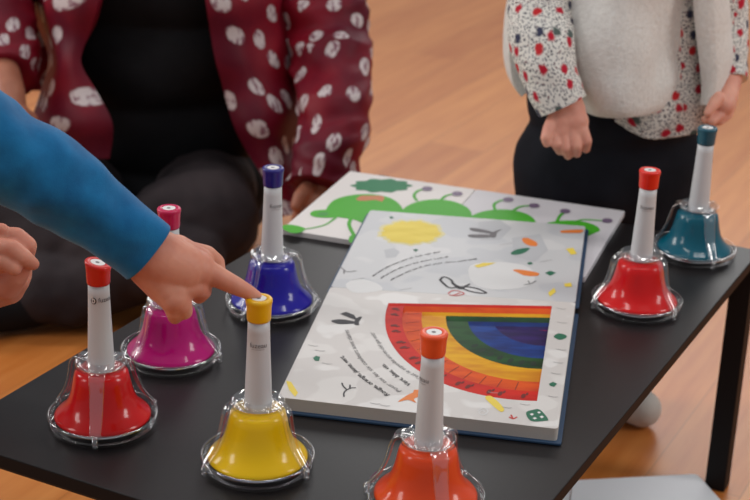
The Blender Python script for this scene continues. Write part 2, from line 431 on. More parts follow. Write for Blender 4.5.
def make_bell(name_col, col, capcol, label, x, y, arms, text_ang, lean=(0, 0), cap_tilt=0., logo=False):
    root = empty('desk_bell', (0, 0, 0)); tag(root, label, 'bell', 'desk bells standing on the black table')
    body = enamel(name_col+'_enamel', col); capm = mat(name_col+'_cap', capcol, .35, coat=.2)
    obj('bell_body', lathe(BELL_PROF, 64), body, root)
    obj('under_plate', lathe([(.0, .004), (.040, .004), (.0405, .0052), (.039, .0075), (.034, .0088), (0, .009)], 48), M['chrome'], root)
    dish = obj('clear_base', lathe(DISH, 72, closed=True), M['plastic'], root)
    obj('collar', lathe([(.0122, .0625), (.022, .0625), (.0245, .0640), (.0250, .0690), (.0238, .0700), (.0228, .0660), (.0135, .0655), (.0135, .070), (.0125, .070)], 40, closed=True), M['plastic'], root)
    for a in arms:
        a = math.radians(a); d = Vector((math.cos(a), math.sin(a), 0)); n = Vector((-d.y, d.x, 0))
        bmr = bmesh.new(); prev = None
        for i, (r, z) in enumerate(ARM):
            t = i/(len(ARM)-1); w = .0062 - .0030*t
            q0 = Vector(ARM[max(i-1, 0)]); q1 = Vector(ARM[min(i+1, len(ARM)-1)]); tt = (q1-q0).normalized(); out = d*(-tt.y) + Vector((0, 0, tt.x))
            c = d*r + Vector((0, 0, z)); w *= 1.12
            rr_ = .0019; sec = [(w+rr_*math.cos(q_), .0016+rr_*math.sin(q_)) for q_ in [math.radians(-150+300*k/7) for k in range(8)]]
            sec += [(-x_, y_) for x_, y_ in sec[::-1]]
            ring = [bmr.verts.new(c + n*sx + out*sy) for sx, sy in sec]
            if prev:
                for k in range(16): bmr.faces.new((prev[k], prev[(k+1) % 16], ring[(k+1) % 16], ring[k]))
            else: bmr.faces.new(ring)
            prev = ring
        bmr.faces.new(prev[::-1]); bmesh.ops.recalc_face_normals(bmr, faces=bmr.faces[:])
        ar = obj('clear_arm', bmr, M['plastic'], root)
        cl = capsules([[(d*.0540 + Vector((0, 0, .0035)), .0032), (d*.0545 + Vector((0, 0, .0125)), .0028)]])
        obj('foot_clip', cl, M['plastic'], ar)
    hd = lathe([(0, .0612), (.0125, .0612), (.0128, .064), (.0122, .085), (.0110, .115), (.0102, .140), (.0100, .151), (0, .152)], 40)
    obj('handle', hd, M['handle'], root)
    cp = lathe([(0, .1500), (.0106, .1500), (.0110, .1515), (.0114, .1620), (.0118, .1660), (.0123, .1680), (.0123, .1700), (.0114, .1712), (.0075, .1714), (.0072, .1708), (0, .1708)], 40)
    if cap_tilt:
        for v in cp.verts:
            if v.co.z > .165: v.co.z += -v.co.x*math.tan(cap_tilt)*.9
    cap = obj('cap', cp, capm, root)
    ds = bmesh.new(); bmesh.ops.create_circle(ds, cap_ends=True, segments=24, radius=.0068, matrix=Matrix.Translation((0, 0, .1711)))
    lg = bmesh.new()
    bmesh.ops.create_circle(lg, cap_ends=True, segments=16, radius=.0020, matrix=Matrix.Translation((-.0003, -.0004, .17118)))
    for b in (ds, lg):
        for v in b.verts: v.co.z += -v.co.x*math.tan(cap_tilt)*.9
    o = obj('cap_label', ds, M['white'], cap, False)
    obj('logo_dot', lg, M['inkgrey'], o, False)
    ta = math.radians(text_ang)
    if logo:
        tbm = wrap_text('fuzeau', .01080, .1345, .0165, ta+.66, .01, 1.0); obj('printed_name', tbm, M['inkgrey'], root, False)
        dsk = wrap_text('b', .0111, .1335, .0036, ta-.52, .02, 1.25); 
        obj('printed_logo', dsk, M['white'], root, False)
        rg = bmesh.new()
        vs = []
        for k in range(20):
            aa = 2*math.pi*k/20; ang = ta-.52 + .0030*math.cos(aa)/.0109; vs.append(rg.verts.new((.01092*math.cos(ang), .01092*math.sin(ang), .1357+.0034*math.sin(aa))))
        rg.faces.new(vs); obj('logo_disc', rg, M['ink'], root, False)
    else:
        tbm = wrap_text('fuzeau', .01096, .1265, .0165, ta, .0, 1.); obj('printed_name', tbm, M['inkgrey'], root, False)
        tbm = wrap_text('musique', .01100, .1243, .0120, ta, 0, .55); obj('printed_name', tbm, M['palegrey'], root, False)
    root.location = (x, y, T)
    root.rotation_euler = (lean[0], lean[1], 0)
    return root
for c in []: pass
B = [
 ('bell_red', (204, 8, 6), (214, 20, 8), 'red bell at the far left end of the table, its cap worn and tilted', -.25920, 1.36911, (-88, 32, 152), -78, True),
 ('bell_magenta', (184, 4, 112), (200, 8, 80), 'magenta bell behind the pointing child hand', -.21320, 1.52295, (-132, -12, 108), -84, False),
 ('bell_blue', (26, 16, 150), (22, 20, 120), 'dark blue bell beside the left edge of the books', -.11654, 1.66500, (-122, -2, 118), -60, False),
 ('bell_yellow', (238, 192, 0), (242, 186, 0), 'yellow bell whose cap the child is touching', -.10227, 1.29873, (-150, -30, 90), -88, False),
 ('bell_orange', (228, 72, 22), (238, 84, 36), 'orange bell in front of the rainbow book, cut by the bottom of the photo', .0535, 1.2395, (-72, 48, 168), -150, False),
 ('bell_red_light', (214, 12, 14), (228, 30, 8), 'red bell to the right of the rainbow book, in front of the teal bell', .30894, 1.70531, (-46, 74, 194), -95, False),
 ('bell_teal', (0, 88, 108), (0, 82, 102), 'teal bell at the far right corner of the table by the toddler', .40649, 1.88082, (-74, 46, 166), 20, False)]
for i, (n, c, cc, lab, x, y, arms, ta, logo) in enumerate(B):
    make_bell(n, srgb(*c), srgb(*cc), lab, x, y, arms, ta, cap_tilt=math.radians(14) if i == 0 else 0, logo=logo)

# ------------------------------------------------------------------ caterpillar book (flat, under the far end of the rainbow book)
CZ = T+.0075
cat = empty('picture_book', (0.1, 2.0, T)); tag(cat, 'large white board book open at a green caterpillar, lying under the rainbow book', 'book')
def cp_(px, py): return pz(px, py, CZ)
a0 = cp_(350, 171); a1 = cp_(281.5, 229)
eu = (cp_(625, 211)-a0); W = eu.length; eu.normalize(); ev = Vector((eu.y, -eu.x, 0)); H = (a1-a0).dot(ev)
cc = [a0, a0+eu*W, a0+eu*W+ev*H, a0+ev*H]
mid = .47
obj('left_board', prism(rounded([a0, a0+eu*W*mid, a0+eu*W*mid+ev*H, a0+ev*H], .003), T+.0004, CZ, bevel=.0004), M['cardpage'], cat, False)
obj('right_board', prism(rounded([a0+eu*W*(mid+.002), cc[1], cc[2], a0+eu*W*(mid+.002)+ev*H], .003), T+.0004, CZ, bevel=.0004), M['cardpage2'], cat, False)
def blobp(pts, f=cp_, sub=5):
    P = [f(*p) for p in pts]; P = P + [P[0], P[1], P[2]]
    out = smooth_path([(p.x, p.y) for p in P], sub)[sub:-sub*1]
    return out[:-1] if (Vector(out[0])-Vector(out[-1])).length < 1e-5 else out
def cat_arc(x0, x1, yb, yt, n=16):
    return [cp_(x0+(x1-x0)*(.5-.5*math.cos(math.pi*t/n)), yb-(yb-yt)*math.sin(math.pi*t/n)) for t in range(n+1)]
z1 = CZ+.0003
def bodypart(pts, dzc, name='caterpillar_body', m='green'):
    g = bmesh.new(); poly(pts, z1+dzc, g); return obj(name, g, M[m], cat, False)
bodypart(blobp([(326, 212), (333, 201), (350, 195.5), (372, 194.5), (392, 199), (403, 210), (402, 226), (375, 227), (354, 220), (337, 217)]), .0001, 'caterpillar_head')
bodypart([*cat_arc(400, 472, 216, 199.5), cp_(472, 240), cp_(400, 240)], .00005)
bodypart([*cat_arc(466, 536, 224, 209.5), cp_(536, 245), cp_(466, 245)], 0)
bodypart([*cat_arc(536, 600, 231, 220.5), cp_(584, 238), cp_(540, 238)], -.00005)
lk_ = [0]
def cs(pts, w, n=6):
    lk_[0] += 1; g = bmesh.new(); stroke([cp_(*q) for q in smooth_path(pts, n)], w, z1+.00015+.00002*lk_[0], g); obj('caterpillar_limb', g, M['green'], cat, False)
cs([(338, 216), (325, 225), (307, 229), (295, 229)], .003)
bodypart(blobp([(282, 228), (286, 225), (297, 226), (305, 229), (300, 233), (290, 233)]), .0003, 'caterpillar_hand')
bodypart(blobp([(310, 214), (314, 211), (325, 210), (336, 211), (338, 217), (326, 218), (314, 217)]), .00013, 'caterpillar_ear')
cs([(352, 217), (349, 224), (352, 232), (356, 238)], .005)
bodypart(blobp([(349, 238), (353, 235), (360, 237), (358, 242), (350, 243)]), .0003, 'caterpillar_hand')
for q in ([(417, 201), (414, 196), (418, 191), (426, 189)], [(440, 201), (446, 196), (455, 194)], [(496, 212), (494, 205), (500, 201), (507, 200)], [(512, 212), (520, 207), (532, 206)], [(557, 222), (560, 216), (565, 212)], [(575, 222), (584, 220), (602, 221)]):
    cs(q, .0042)
for x, y in ((427, 189), (457, 194), (508, 200), (534, 206), (565, 211.5), (607, 221)):
    bodypart(blobp([(x-5, y), (x-3, y-2), (x+3, y-2), (x+5.5, y), (x+3, y+2), (x-3, y+2)]), .0004, 'caterpillar_foot', 'purple_dot')
g = bmesh.new(); pts = []
for k in range(40):
    a = 2*math.pi*k/40; rr = 1+.10*math.cos(10*a); pts.append(cp_(381.5+29*rr*math.cos(a), 185.8+6.6*rr*math.sin(a)))
poly(pts, z1, g); obj('green_cloud', g, M['dgreen'], cat, False)
g = bmesh.new(); poly([cp_(*q) for q in ((356, 199), (361, 196), (382, 196), (385, 198), (382, 202), (375, 200), (366, 201), (358, 201))], z1+.0002, g)
obj('caterpillar_cheek', g, M['cheek'], cat, False)
g = bmesh.new(); poly(blobp([(317, 214), (322, 212.5), (328, 213), (327, 215.5), (320, 216)]), z1+.0003, g); obj('caterpillar_nose', g, M['dg2'], cat, False)  # nose printed in a darker green than the body

# ------------------------------------------------------------------ rainbow book
PZ = T+.0165
bk = empty('rainbow_book', (.1, 1.68, T)); tag(bk, 'open board book with a cut-out stepped rainbow, resting partly on the caterpillar book', 'book')
def pp(px, py): return pz(px, py, PZ)
BL, BR, TR_, TL_ = pp(277.6, 397), pp(558, 429), pp(585.5, 226), pp(370, 210)
FL, FR = pp(325, 300.0), pp(576, 303)
# fold line: half way along both sides
FL = pp(330.5, 287); FR = pp(575.5, 302.5)
def off(poly4, d):
    c = sum((Vector(p[:2]) for p in poly4), Vector((0, 0)))/len(poly4)
    out = []
    for i in range(len(poly4)):
        p, a, b = Vector(poly4[i][:2]), Vector(poly4[i-1][:2]), Vector(poly4[(i+1) % len(poly4)][:2])
        out.append(p - (a-p).normalized()*d - (b-p).normalized()*d)
    return out
# cover: lower board flat on the table, upper board resting on the caterpillar book
lowc = off([BL, BR, FR, FL], .0045); upc = off([FL, FR, TR_, TL_], .0045)
obj('lower_cover', prism(rounded([lowc[0], lowc[1], FR+(Vector((*lowc[2], 0))-FR).dot((FR-FL).normalized())*(FR-FL).normalized(), FL-(FR-FL).normalized()*.0045], .004), T+.0005, T+.0030, bevel=.0006), M['cover'], bk, False)
obj('upper_cover', prism(rounded([FL-(FR-FL).normalized()*.0045, FR+(FR-FL).normalized()*.0045, upc[2], upc[3]], .004), T+.0082, T+.0105, bevel=.0006), M['cover'], bk, False)
sp_w = (TL_-FL).normalized()*.002
obj('spine', prism([FL-sp_w, FR-sp_w, FR+sp_w, FL+sp_w], T+.0031, T+.0081), M['cover'], bk, False)
obj('upper_page', prism(rounded([FL+sp_w*.2, FR+sp_w*.2, TR_, TL_], .005), T+.0106, PZ, bevel=.0005), M['pageup'], bk, False)
# lower page block with the quarter-round stepped opening
e0 = pp(552, 306); e1 = pp(388.5, 303)-e0; e2 = pp(537, 401)-e0
def q(r, t): return e0 + e1*r*math.cos(t) + e2*r*math.sin(t)
NA = 40; arc = [q(1, math.pi/2*i/NA) for i in range(NA+1)]
outer = rounded([BL, BR, FR, FL], .005)
bm = bmesh.new()
ov = [bm.verts.new((p[0], p[1], PZ)) for p in outer]; hv = [bm.verts.new((p.x, p.y, PZ)) for p in [e0]+arc]
hc_ = sum((v.co for v in hv), Vector())/len(hv); hc_ = hc_.lerp((e0+q(1, .8))/2, .5); hc_.z = PZ
def hit(loop, a):
    d = Vector((math.cos(a), math.sin(a))); best = None
    for i in range(len(loop)):
        p = loop[i]-hc_.xy; w_ = loop[(i+1) % len(loop)]-loop[i]; den = d.x*w_.y-d.y*w_.x
        if abs(den) < 1e-12: continue
        t = (p.x*w_.y-p.y*w_.x)/den; u_ = (p.x*d.y-p.y*d.x)/den
        if t > 0 and -1e-4 <= u_ <= 1.0001 and (best is None or t > best): best = t
    return hc_.xy+d*best
lo = [v.co.xy for v in ov]; li = [v.co.xy for v in hv]
angs = sorted({round(math.atan2(p.y-hc_.y, p.x-hc_.x), 6) for p in lo+li})
ra = [(bm.verts.new((*hit(lo, a), PZ)), bm.verts.new((*hit(li, a), PZ))) for a in angs]
for i in range(len(ra)):
    a_, b_ = ra[i], ra[(i+1) % len(ra)]; bm.faces.new((a_[1], a_[0], b_[0], b_[1]))
bb = [bm.verts.new((p[0], p[1], T+.0031)) for p in outer]
k = len(ov)
for i in range(k):
    f = bm.faces.new((bb[i], bb[(i+1) % k], ov[(i+1) % k], ov[i])); f.material_index = 1
bm.faces.new(bb[::-1])
obj('lower_pages', bm, [M['page'], M['pageedge']], bk, False)
rad = [1, .90, .785, .64, .51, .36, .18, 0]; dz = [.0012, .0042, .0060, .0085, .0104, .0120, .0130]
offs = [0, .022, .060, .082, .12, .15, .17, .185]
for L in range(7):
    bm = bmesh.new(); z = PZ-dz[L]; o1 = offs[L+1]; o0 = offs[L]
    top = PZ if L == 0 else PZ-dz[L-1]
    def an(r, o): return math.asin(min(1, o/r)) if r > 0 else 0
    ta, tb_ = an(rad[L], o1), an(rad[L+1], o1) if L < 6 else 0
    A = [q(rad[L], ta+(math.pi/2-ta)*i/NA) for i in range(NA+1)]
    c_ = e0+e2*o1
    Bq = [q(rad[L+1], tb_+(math.pi/2-tb_)*i/NA) if L < 6 else c_ for i in range(NA+1)]
    t0_ = an(rad[L], o0); A0 = [q(rad[L], t0_+(math.pi/2-t0_)*i/NA) for i in range(NA+1)]
    va = [bm.verts.new((p.x, p.y, z)) for p in A]; vt = [bm.verts.new((p.x, p.y, top)) for p in A0]
    vb = [bm.verts.new((p.x, p.y, z)) for p in Bq] if L < 6 else [bm.verts.new((c_.x, c_.y, z))]
    for i in range(NA):
        bm.faces.new((va[i], va[i+1], vt[i+1], vt[i]))
        if L < 6: bm.faces.new((va[i], va[i+1], vb[i+1], vb[i]))
        else: bm.faces.new((va[i], va[i+1], vb[0]))
    for (P0, P1, P2, P3) in ((A0[0], e0+e2*o0, c_, A[0]), (A0[-1], e0+e2*o0, c_, A[-1])):
        bm.faces.new([bm.verts.new(c) for c in ((P0.x, P0.y, top), (P1.x, P1.y, top), (P2.x, P2.y, z), (P3.x, P3.y, z))])
    bmesh.ops.recalc_face_normals(bm, faces=bm.faces[:])
    names = ['red', 'orange', 'yellow', 'green', 'blue', 'violet', 'magenta']
    o = obj('rainbow_layer', bm, M['L%d' % L], bk, False); o['label'] = names[L]+' step of the rainbow'
# marks on the layers
g = bmesh.new(); gg = bmesh.new()
def spot(b, r, t, dr, dt, z):
    poly([q(r+dr*math.cos(a), t+dt*math.sin(a)) for a in [2*math.pi*k/8 for k in range(8)]], z, b)
for k in range(22):
    t = .06+k*.068
    if k % 3 == 2: continue
    spot(g, .95, t, .022, .014, PZ-dz[0]+.0002); spot(g, .93, t+.018, .014, .008, PZ-dz[0]+.0002)
for k in range(7): spot(gg, .57, .75+k*.12, .025, .03, PZ-dz[3]+.0002)
for k in range(12): stroke([q(.80, .1+k*.12), q(.88, .1+k*.12)], .0008, PZ-dz[1]+.0002, g)
obj('layer_marks', g, M['mark'], bk, False); obj('green_layer_marks', gg, M['markg'], bk, False)
# printed pictures
def dec(name, polys, m, dzz=.0002, strokes=(), w=.0012, smooth=True, parent=None):
    par = parent or bk
    if m == 'palegrey':
        g = bmesh.new()
        for i, p in enumerate(strokes): stroke([pp(*a) for a in smooth_path(p, 5)], w, PZ+dzz, g)
        o = obj(name, g, M[m], par, False); o['kind'] = 'stuff'; return o
    for i, p in enumerate(polys):
        g = bmesh.new(); poly(blobp(p, pp, 4) if smooth and len(p) > 5 else [pp(*a) for a in p], PZ+dzz+i*.00003, g); o = obj(name, g, M[m], par, False)
    if strokes:
        g = bmesh.new()
        for i, p in enumerate(strokes): stroke([pp(*a) for a in smooth_path(p, 5)], w, PZ+dzz+i*.00003, g)
        o = obj(name, g, M[m], par, False)
    return o
sun = []
for k in range(44):
    a = 2*math.pi*k/44; rr = 1 + .05*math.sin(k*2.9)+.05*math.sin(k*1.3); sun.append((411+29*rr*math.cos(a), 232.5+11*rr*math.sin(a)))
dec('sun_glow', [[(411+(x-411)*1.14, 232.5+(y-232.5)*1.16) for x, y in sun]], 'sunedge', .00015, smooth=False)
dec('printed_sun', [sun], 'sunp', .0003, smooth=False)
dec('white_cloud_print', [[(346, 284), (358, 279), (376, 283), (382, 290), (362, 293), (350, 291)], [(470, 266), (500, 262), (530, 268), (532, 284), (500, 290), (474, 284)]], 'cloudp', .00012)
dec('grey_cloud_print', [[(384, 250), (394, 248), (400, 252), (396, 257), (386, 258)], [(478, 222), (500, 220), (512, 228), (500, 240), (480, 240)], [(512, 238), (540, 234), (548, 250), (534, 262), (514, 256)]], 'cloudg', .00013)
# birds
dec('printed_bird', [[(331, 321), (340, 319.5), (352, 321), (357, 323), (350, 324), (338, 324)], [(340, 314), (346, 312), (354, 315), (358, 321), (350, 318)], [(354, 322), (357, 318), (362, 317), (359, 322), (359, 325), (355, 325)]], 'ink', .0003)
dec('printed_bird', [[(468, 235), (478, 234.5), (490, 235), (494, 237), (484, 238), (471, 237.5)], [(470, 228), (480, 229), (492, 232), (495, 235), (484, 233), (472, 231)], [(490, 234), (496, 231), (502, 229.5), (497, 233), (496, 237), (492, 238)]], 'inkgrey', .0003)
dec('printed_bird_outline', [], 'ink', .0003, [[(440, 280), (444, 277), (451, 280), (454, 284), (466, 290), (478, 293), (486, 293), (478, 289), (468, 287), (460, 287), (450, 288), (444, 284), (440, 280)], [(452, 283), (460, 289), (466, 286), (470, 284)]], .0030)
dec('printed_twig', [], 'ink', .0003, [[(344, 397), (344, 393), (347, 390), (352, 388), (356, 388)], [(347, 390), (343, 386), (342, 383)], [(350, 389), (350, 385)]], .0016)
dec('printed_twig', [], 'inkgrey', .0003, [[(339, 266), (344, 270), (347, 272), (356, 271)], [(344, 270), (344, 274)], [(524, 285), (530, 284), (536, 281)], [(530, 284), (528, 281)]], .0013)
# small coloured creatures
dec('orange_creature', [[(398, 402), (408, 395), (416, 392), (424, 391), (421, 396), (414, 399), (416, 403), (408, 400)], [(412, 396), (414, 390), (419, 390), (421, 396), (416, 398)]], 'oprint', .0003)
dec('orange_creature', [[(561, 231), (570, 230), (583, 230), (580, 233), (570, 233), (562, 233)], [(522, 239), (527, 238), (536, 242), (537, 246), (530, 246), (524, 243)], [(513, 270), (522, 270), (538, 273), (537, 276), (526, 276), (518, 273)]], 'oprint', .0003)
dec('yellow_creature', [[(485, 398), (490, 396), (496, 400), (504, 409), (501, 412), (494, 407)], [(286, 381), (291, 382), (298, 393), (295, 397), (289, 390)], [(566, 249), (573, 248), (577, 254), (571, 255)], [(548, 293), (554, 288), (556, 292), (550, 297)], [(474, 266), (483, 263), (496, 263), (487, 266), (478, 268)], [(564, 284), (571, 283), (572, 287), (565, 287)]], 'yprint', .0003)
dec('green_butterfly', [[(526, 413), (533, 410), (540, 410), (548, 419), (545, 421), (531, 421)]], 'gprint', .0003)
dec('butterfly_spots', [[(529.5, 414.5), (532, 413.5), (534, 414.5), (532, 416)], [(537, 412.5), (539, 411.8), (541, 413), (539, 414)], [(532.5, 418.5), (535, 417.5), (537, 418.8), (534.5, 420)], [(539.5, 417), (542, 416), (544, 417.5), (541.5, 418.8)]], 'white', .00045, smooth=False)
dec('green_butterfly', [[(511, 253), (517, 249.5), (528, 248), (529, 250), (522, 254), (513, 255)], [(554, 336), (559, 333.5), (566, 335.5), (566, 338), (560, 340), (555, 338)]], 'gprint', .0003)
dec('small_fly', [[(313, 358), (316, 356), (320, 357), (319, 361), (315, 361)], [(549, 384), (553, 382), (557, 384), (554, 387), (550, 386)], [(527, 263), (531, 262), (533, 264), (529, 265)], [(413, 250), (416, 249), (418, 250), (416, 252)], [(545, 273), (550, 271), (556, 273), (550, 276)], [(389, 217), (392, 216.5), (394, 218), (391, 219)]], 'gprint', .0003)
dec('red_bird', [], 'rprint', .0003, [[(509, 417), (513, 419), (517, 417)], [(513, 419), (511, 415)], [(448, 294), (452, 291), (458, 291), (464, 294), (456, 296), (449, 295)], [(452, 296), (460, 293)]], .0018)
dec('swirl', [], 'cloudp', .0003, [[(478, 411), (483, 408), (488, 411), (484, 415), (479, 413), (482, 410.5), (485, 412)]], .0013)
dash = [[(x, y), (x+6, y+1.2), (x+10, y+1)] for x, y in ((556, 308), (557, 322), (556, 349), (553, 362), (551, 373), (548, 396), (315, 350), (308, 345), (370, 403), (380, 405), (488, 392), (520, 404), (502, 407), (322, 363))] + [[(x, y), (x+7, y-1), (x+12, y-2)] for x, y in ((352, 345-65), (400, 290), (500, 245), (540, 262))]
dec('printed_dashes', [], 'palegrey', .0003, dash, .0008)
def writing(s, pts, h, m, bold):
    P = [Vector(a) for a in smooth_path([tuple(pp(*c))[:2] for c in pts], 10)]
    L = [0]
    for i in range(1, len(P)): L.append(L[-1]+(P[i]-P[i-1]).length)
    bm = text_mesh(s, bold); xs = [v.co.x for v in bm.verts]; x0, x1 = min(xs), max(xs)
    for v in bm.verts:
        d = (v.co.x-x0)/(x1-x0)*L[-1]; i = 0
        while i < len(L)-2 and L[i+1] < d: i += 1
        t = (P[i+1]-P[i]).normalized(); n = Vector((-t.y, t.x)); c = P[i]+t*(d-L[i])+n*v.co.y*h
        v.co = Vector((c.x, c.y, PZ+.00035))
    for f in bm.faces: f.normal_update()
    obj('printed_text', bm, M[m], bk, False)
writing('Rouge, orange, jaune, vert,', [(390, 395), (376, 386), (360, 374), (343, 356)], .0082, 'ink', .015)
writing('Pour toi les six couleurs sont claires', [(402, 391), (384, 380), (362, 358), (348, 330)], .0078, 'inkgrey', 0)
writing('Vert, bleu, vio.', [(412, 385), (400, 377), (384, 364)], .0080, 'ink', .015)
writing("C'est le superbe arc-en-ciel que voici", [(424, 379), (404, 368), (388, 354), (374, 333)], .0076, 'inkgrey', 0)
for a in ([(373, 276), (390, 266), (412, 258), (440, 252)], [(381, 278), (398, 269), (420, 262), (448, 257)], [(391, 280), (410, 271), (430, 265), (462, 261), (478, 259)]):
    P = smooth_path(a, 40); rnd = random.Random(a[0][0]); g = bmesh.new()
    W_ = [pp(p[0], p[1]+.9*math.sin(i*2.1)*rnd.random()) for i, p in enumerate(P)]
    i = 0
    while i < len(W_)-6:
        n_ = rnd.randint(8, 16); stroke(W_[i:i+n_], .0014, PZ+.0003, g); i += n_+2
    obj('printed_text', g, M['inkgrey'], bk, False)

# ------------------------------------------------------------------ white booklet on the floor
bz = .012
w4 = [pz(572, 480, bz), pz(697, 473.5, bz), pz(748, 530, bz), pz(566, 545, bz)]
pb = empty('paper_booklet', (w4[0].x, w4[0].y-.1, 0)); tag(pb, 'white booklet lying on the wooden floor in front of the table leg', 'booklet')
obj('pages', prism(rounded(w4, .008), .001, bz, bevel=.001), M['paper'], pb, False)
w5 = [pz(571.4, 480.5, bz), pz(565.4, 545, bz), pz(520, 548, .004), pz(556, 492, .004)]
fb = bmesh.new(); fb.faces.new([fb.verts.new(p) for p in w5]); o = obj('folded_flap', fb, M['paper'], None, False)
apply_mods(o, [('SOLIDIFY', dict(thickness=.0012, offset=-1))]); o.parent = pb; o.matrix_parent_inverse = Matrix.Translation(-pb.location)

# ------------------------------------------------------------------ people
def head(bm, c, r, f):
    """head of half-height r at c facing the unit vector f: skull, jaw, nose, ears, brow"""
    s = f.cross(Vector((0, 0, 1))).normalized(); up = Vector((0, 0, 1))
    R = Matrix((s, f, up)).transposed().to_4x4()
    ell(bm, c+up*.15*r-f*.08*r, (.70*r, .82*r, .84*r), R); ell(bm, c-up*.30*r+f*.14*r, (.56*r, .60*r, .66*r), R)
    capsules([[(c+up*.08*r+f*.72*r, .09*r), (c-up*.20*r+f*.90*r, .13*r)]], bm)
    capsules([[(c-up*.48*r+f*.66*r-s*.16*r, .07*r), (c-up*.48*r+f*.70*r, .085*r), (c-up*.48*r+f*.66*r+s*.16*r, .07*r)]], bm)
    for k in (-1, 1): ell(bm, c+s*k*.71*r-up*.05*r, (.08*r, .16*r, .22*r), R)
def face_hair(c, r, f, parent, hm):
    s = f.cross(Vector((0, 0, 1))).normalized(); up = Vector((0, 0, 1)); R = Matrix((s, f, up)).transposed().to_4x4()
    b = bmesh.new(); ell(b, c+up*.26*r-f*.20*r, (.80*r, .86*r, .86*r), R); ell(b, c-up*.2*r-f*.42*r, (.72*r, .52*r, .8*r), R)
    fused('hair', b, r*.05, hm, parent)
    for k in (-1, 1):
        b = bmesh.new(); ell(b, c+s*k*.28*r+f*.70*r+up*.02*r, (.11*r, .07*r, .07*r), R); obj('eye', b, M['eye'], parent)

# --- toddler behind the table --------------------------------------------------
td = empty('person', (.33, 2.12, 0)); tag(td, 'toddler standing behind the table in a white fleece vest, floral shirt and dark trousers', 'person')
YT = 2.13
tc = lambda px, py, Y=YT: py_(px, py, Y)
b = bmesh.new()
pel = tc(616, 130); ch_ = tc(640, 0); nk = tc(645, -75); hdc = tc(646, -150)
capsules([[(pel+Vector((0, .02, 0)), .068), (tc(628, 60), .08), (ch_, .088), (tc(645, -45), .07)], [(tc(645, -45), .045), (nk, .035), (hdc, .04)]], b)
shL, shR = tc(572, -40, 2.10), tc(716, -35, 2.14)
# arm at the viewer's left: shoulder, elbow, wrist, hand
capsules([[(shL, .036), nd(545, 20, 2.05, 20), nd(560, 90, 1.99, 17), nd(568, 112, 1.975, 18)], [nd(645, -30, 2.12, 40), (shL, .036)]], b)
capsules([[nd(568, 112, 1.975, 18), nd(562, 122, 1.965, 15), nd(561, 131, 1.96, 13)], [nd(568, 112, 1.975, 18), nd(574, 122, 1.965, 15), nd(577, 131, 1.96, 12)], [nd(566, 120, 1.97, 18), nd(568, 130, 1.965, 15)]], b)
for kn, md, tip in (((554, 130, 1.955), (556, 144, 1.943), (560, 151, 1.952)), ((563, 132, 1.953), (566, 148, 1.942), (568, 155.5, 1.952)), ((573, 131, 1.953), (577, 146, 1.942), (577, 153.5, 1.952)), ((582, 128, 1.957), (587, 141, 1.948), (586, 149, 1.957))):
    capsules([[nd(*kn, 6.2), nd(*md, 5.3), nd(*tip, 4.4)]], b)
capsules([[nd(556, 116, 1.965, 8), nd(549, 129, 1.95, 6.6), nd(546, 138, 1.942, 5.6), nd(547, 143, 1.942, 4.6)]], b)
# arm at the viewer's right
capsules([[(shR, .036), nd(727, 20, 2.12, 14), nd(729, 50, 2.10, 13), nd(730, 80, 2.07, 12), nd(726, 96, 2.05, 12)], [nd(645, -30, 2.12, 40), (shR, .036)],
          [nd(726, 96, 2.05, 12.5), nd(722, 105, 2.04, 12.5)], [nd(728, 104, 2.05, 9), nd(727, 114, 2.04, 6), nd(719, 121, 2.03, 5)],
          [nd(722, 106, 2.04, 9), nd(720, 115, 2.03, 6), nd(712, 121, 2.02, 5)], [nd(717, 106, 2.04, 8), nd(713, 114, 2.03, 5.6), nd(706, 119, 2.02, 4.6)], [nd(727, 108, 2.06, 8), nd(724, 117, 2.05, 5.6), nd(716, 122, 2.04, 4.6)],
          [nd(718, 98, 2.03, 7), nd(712, 107, 2.02, 5.5), nd(708, 113, 2.015, 4.6)]], b)
# legs
lk = Vector((.275, 2.10, 0)); rk = Vector((.380, 2.09, 0))
for F in (lk, rk):
    capsules([[(pel+Vector(((F.x-.33)*.8, 0, -.03)), .065), (Vector((F.x, 2.13, .17)), .045), (Vector((F.x, 2.13, .06)), .034)], [(Vector((F.x, 2.13, .045)), .026), (Vector((F.x+.010, 2.08, .028)), .018)]], b)
head(b, hdc, .088, Vector((-.15, -1, 0)).normalized())
fused('body', b, .0016, M['skint'], td, 2)
face_hair(hdc, .088, Vector((-.15, -1, 0)).normalized(), td, M['hairb'])
# trousers
def ring_loft(secs, seg=48, fold=0, fscale=18, seed=0, sub=6, a0=0, a1=2*math.pi, outn=1):
    """rings (centre, rx, ry) -> rows of points between two angles"""
    rows = []
    for c, rx, ry in secs:
        rows.append([Vector((c.x+rx*math.cos(a0+(a1-a0)*k/outn), c.y+ry*math.sin(a0+(a1-a0)*k/outn), c.z)) for k in range(outn+1)])
    return rows
b = bmesh.new()
hip = tc(610, 150)
ell(b, tc(614, 104)+Vector((0, .01, 0)), (.122, .104, .09)); ell(b, hip+Vector((0, .01, -.02)), (.130, .10, .12))
for k, F in ((-1, lk), (1, rk)):
    capsules([[(hip+Vector((k*.058, 0, -.02)), .078), (Vector((F.x-.008*k, 2.125, .20)), .068), (Vector((F.x, 2.125, .085)), .060)]], b)
o = fused('trousers', b, .005, M['navy'], td, 6)
for v in o.data.vertices: v.co += v.normal*.004*noise.noise(v.co*22)
# socks (light grey)
for F in (lk, rk):
    b = bmesh.new(); capsules([[(Vector((F.x, 2.125, .085)), .036), (Vector((F.x, 2.13, .040)), .037)], [(Vector((F.x-.01, 2.13, .033)), .032), (Vector((F.x+.002, 2.09, .030)), .031), (Vector((F.x+.020, 2.07, .028)), .028)]], b)
    for v in b.verts: v.co.z = max(v.co.z, .002)
    o = fused('sock', b, .004, M['shoe'], td, 5); o['label'] = 'light grey sock'
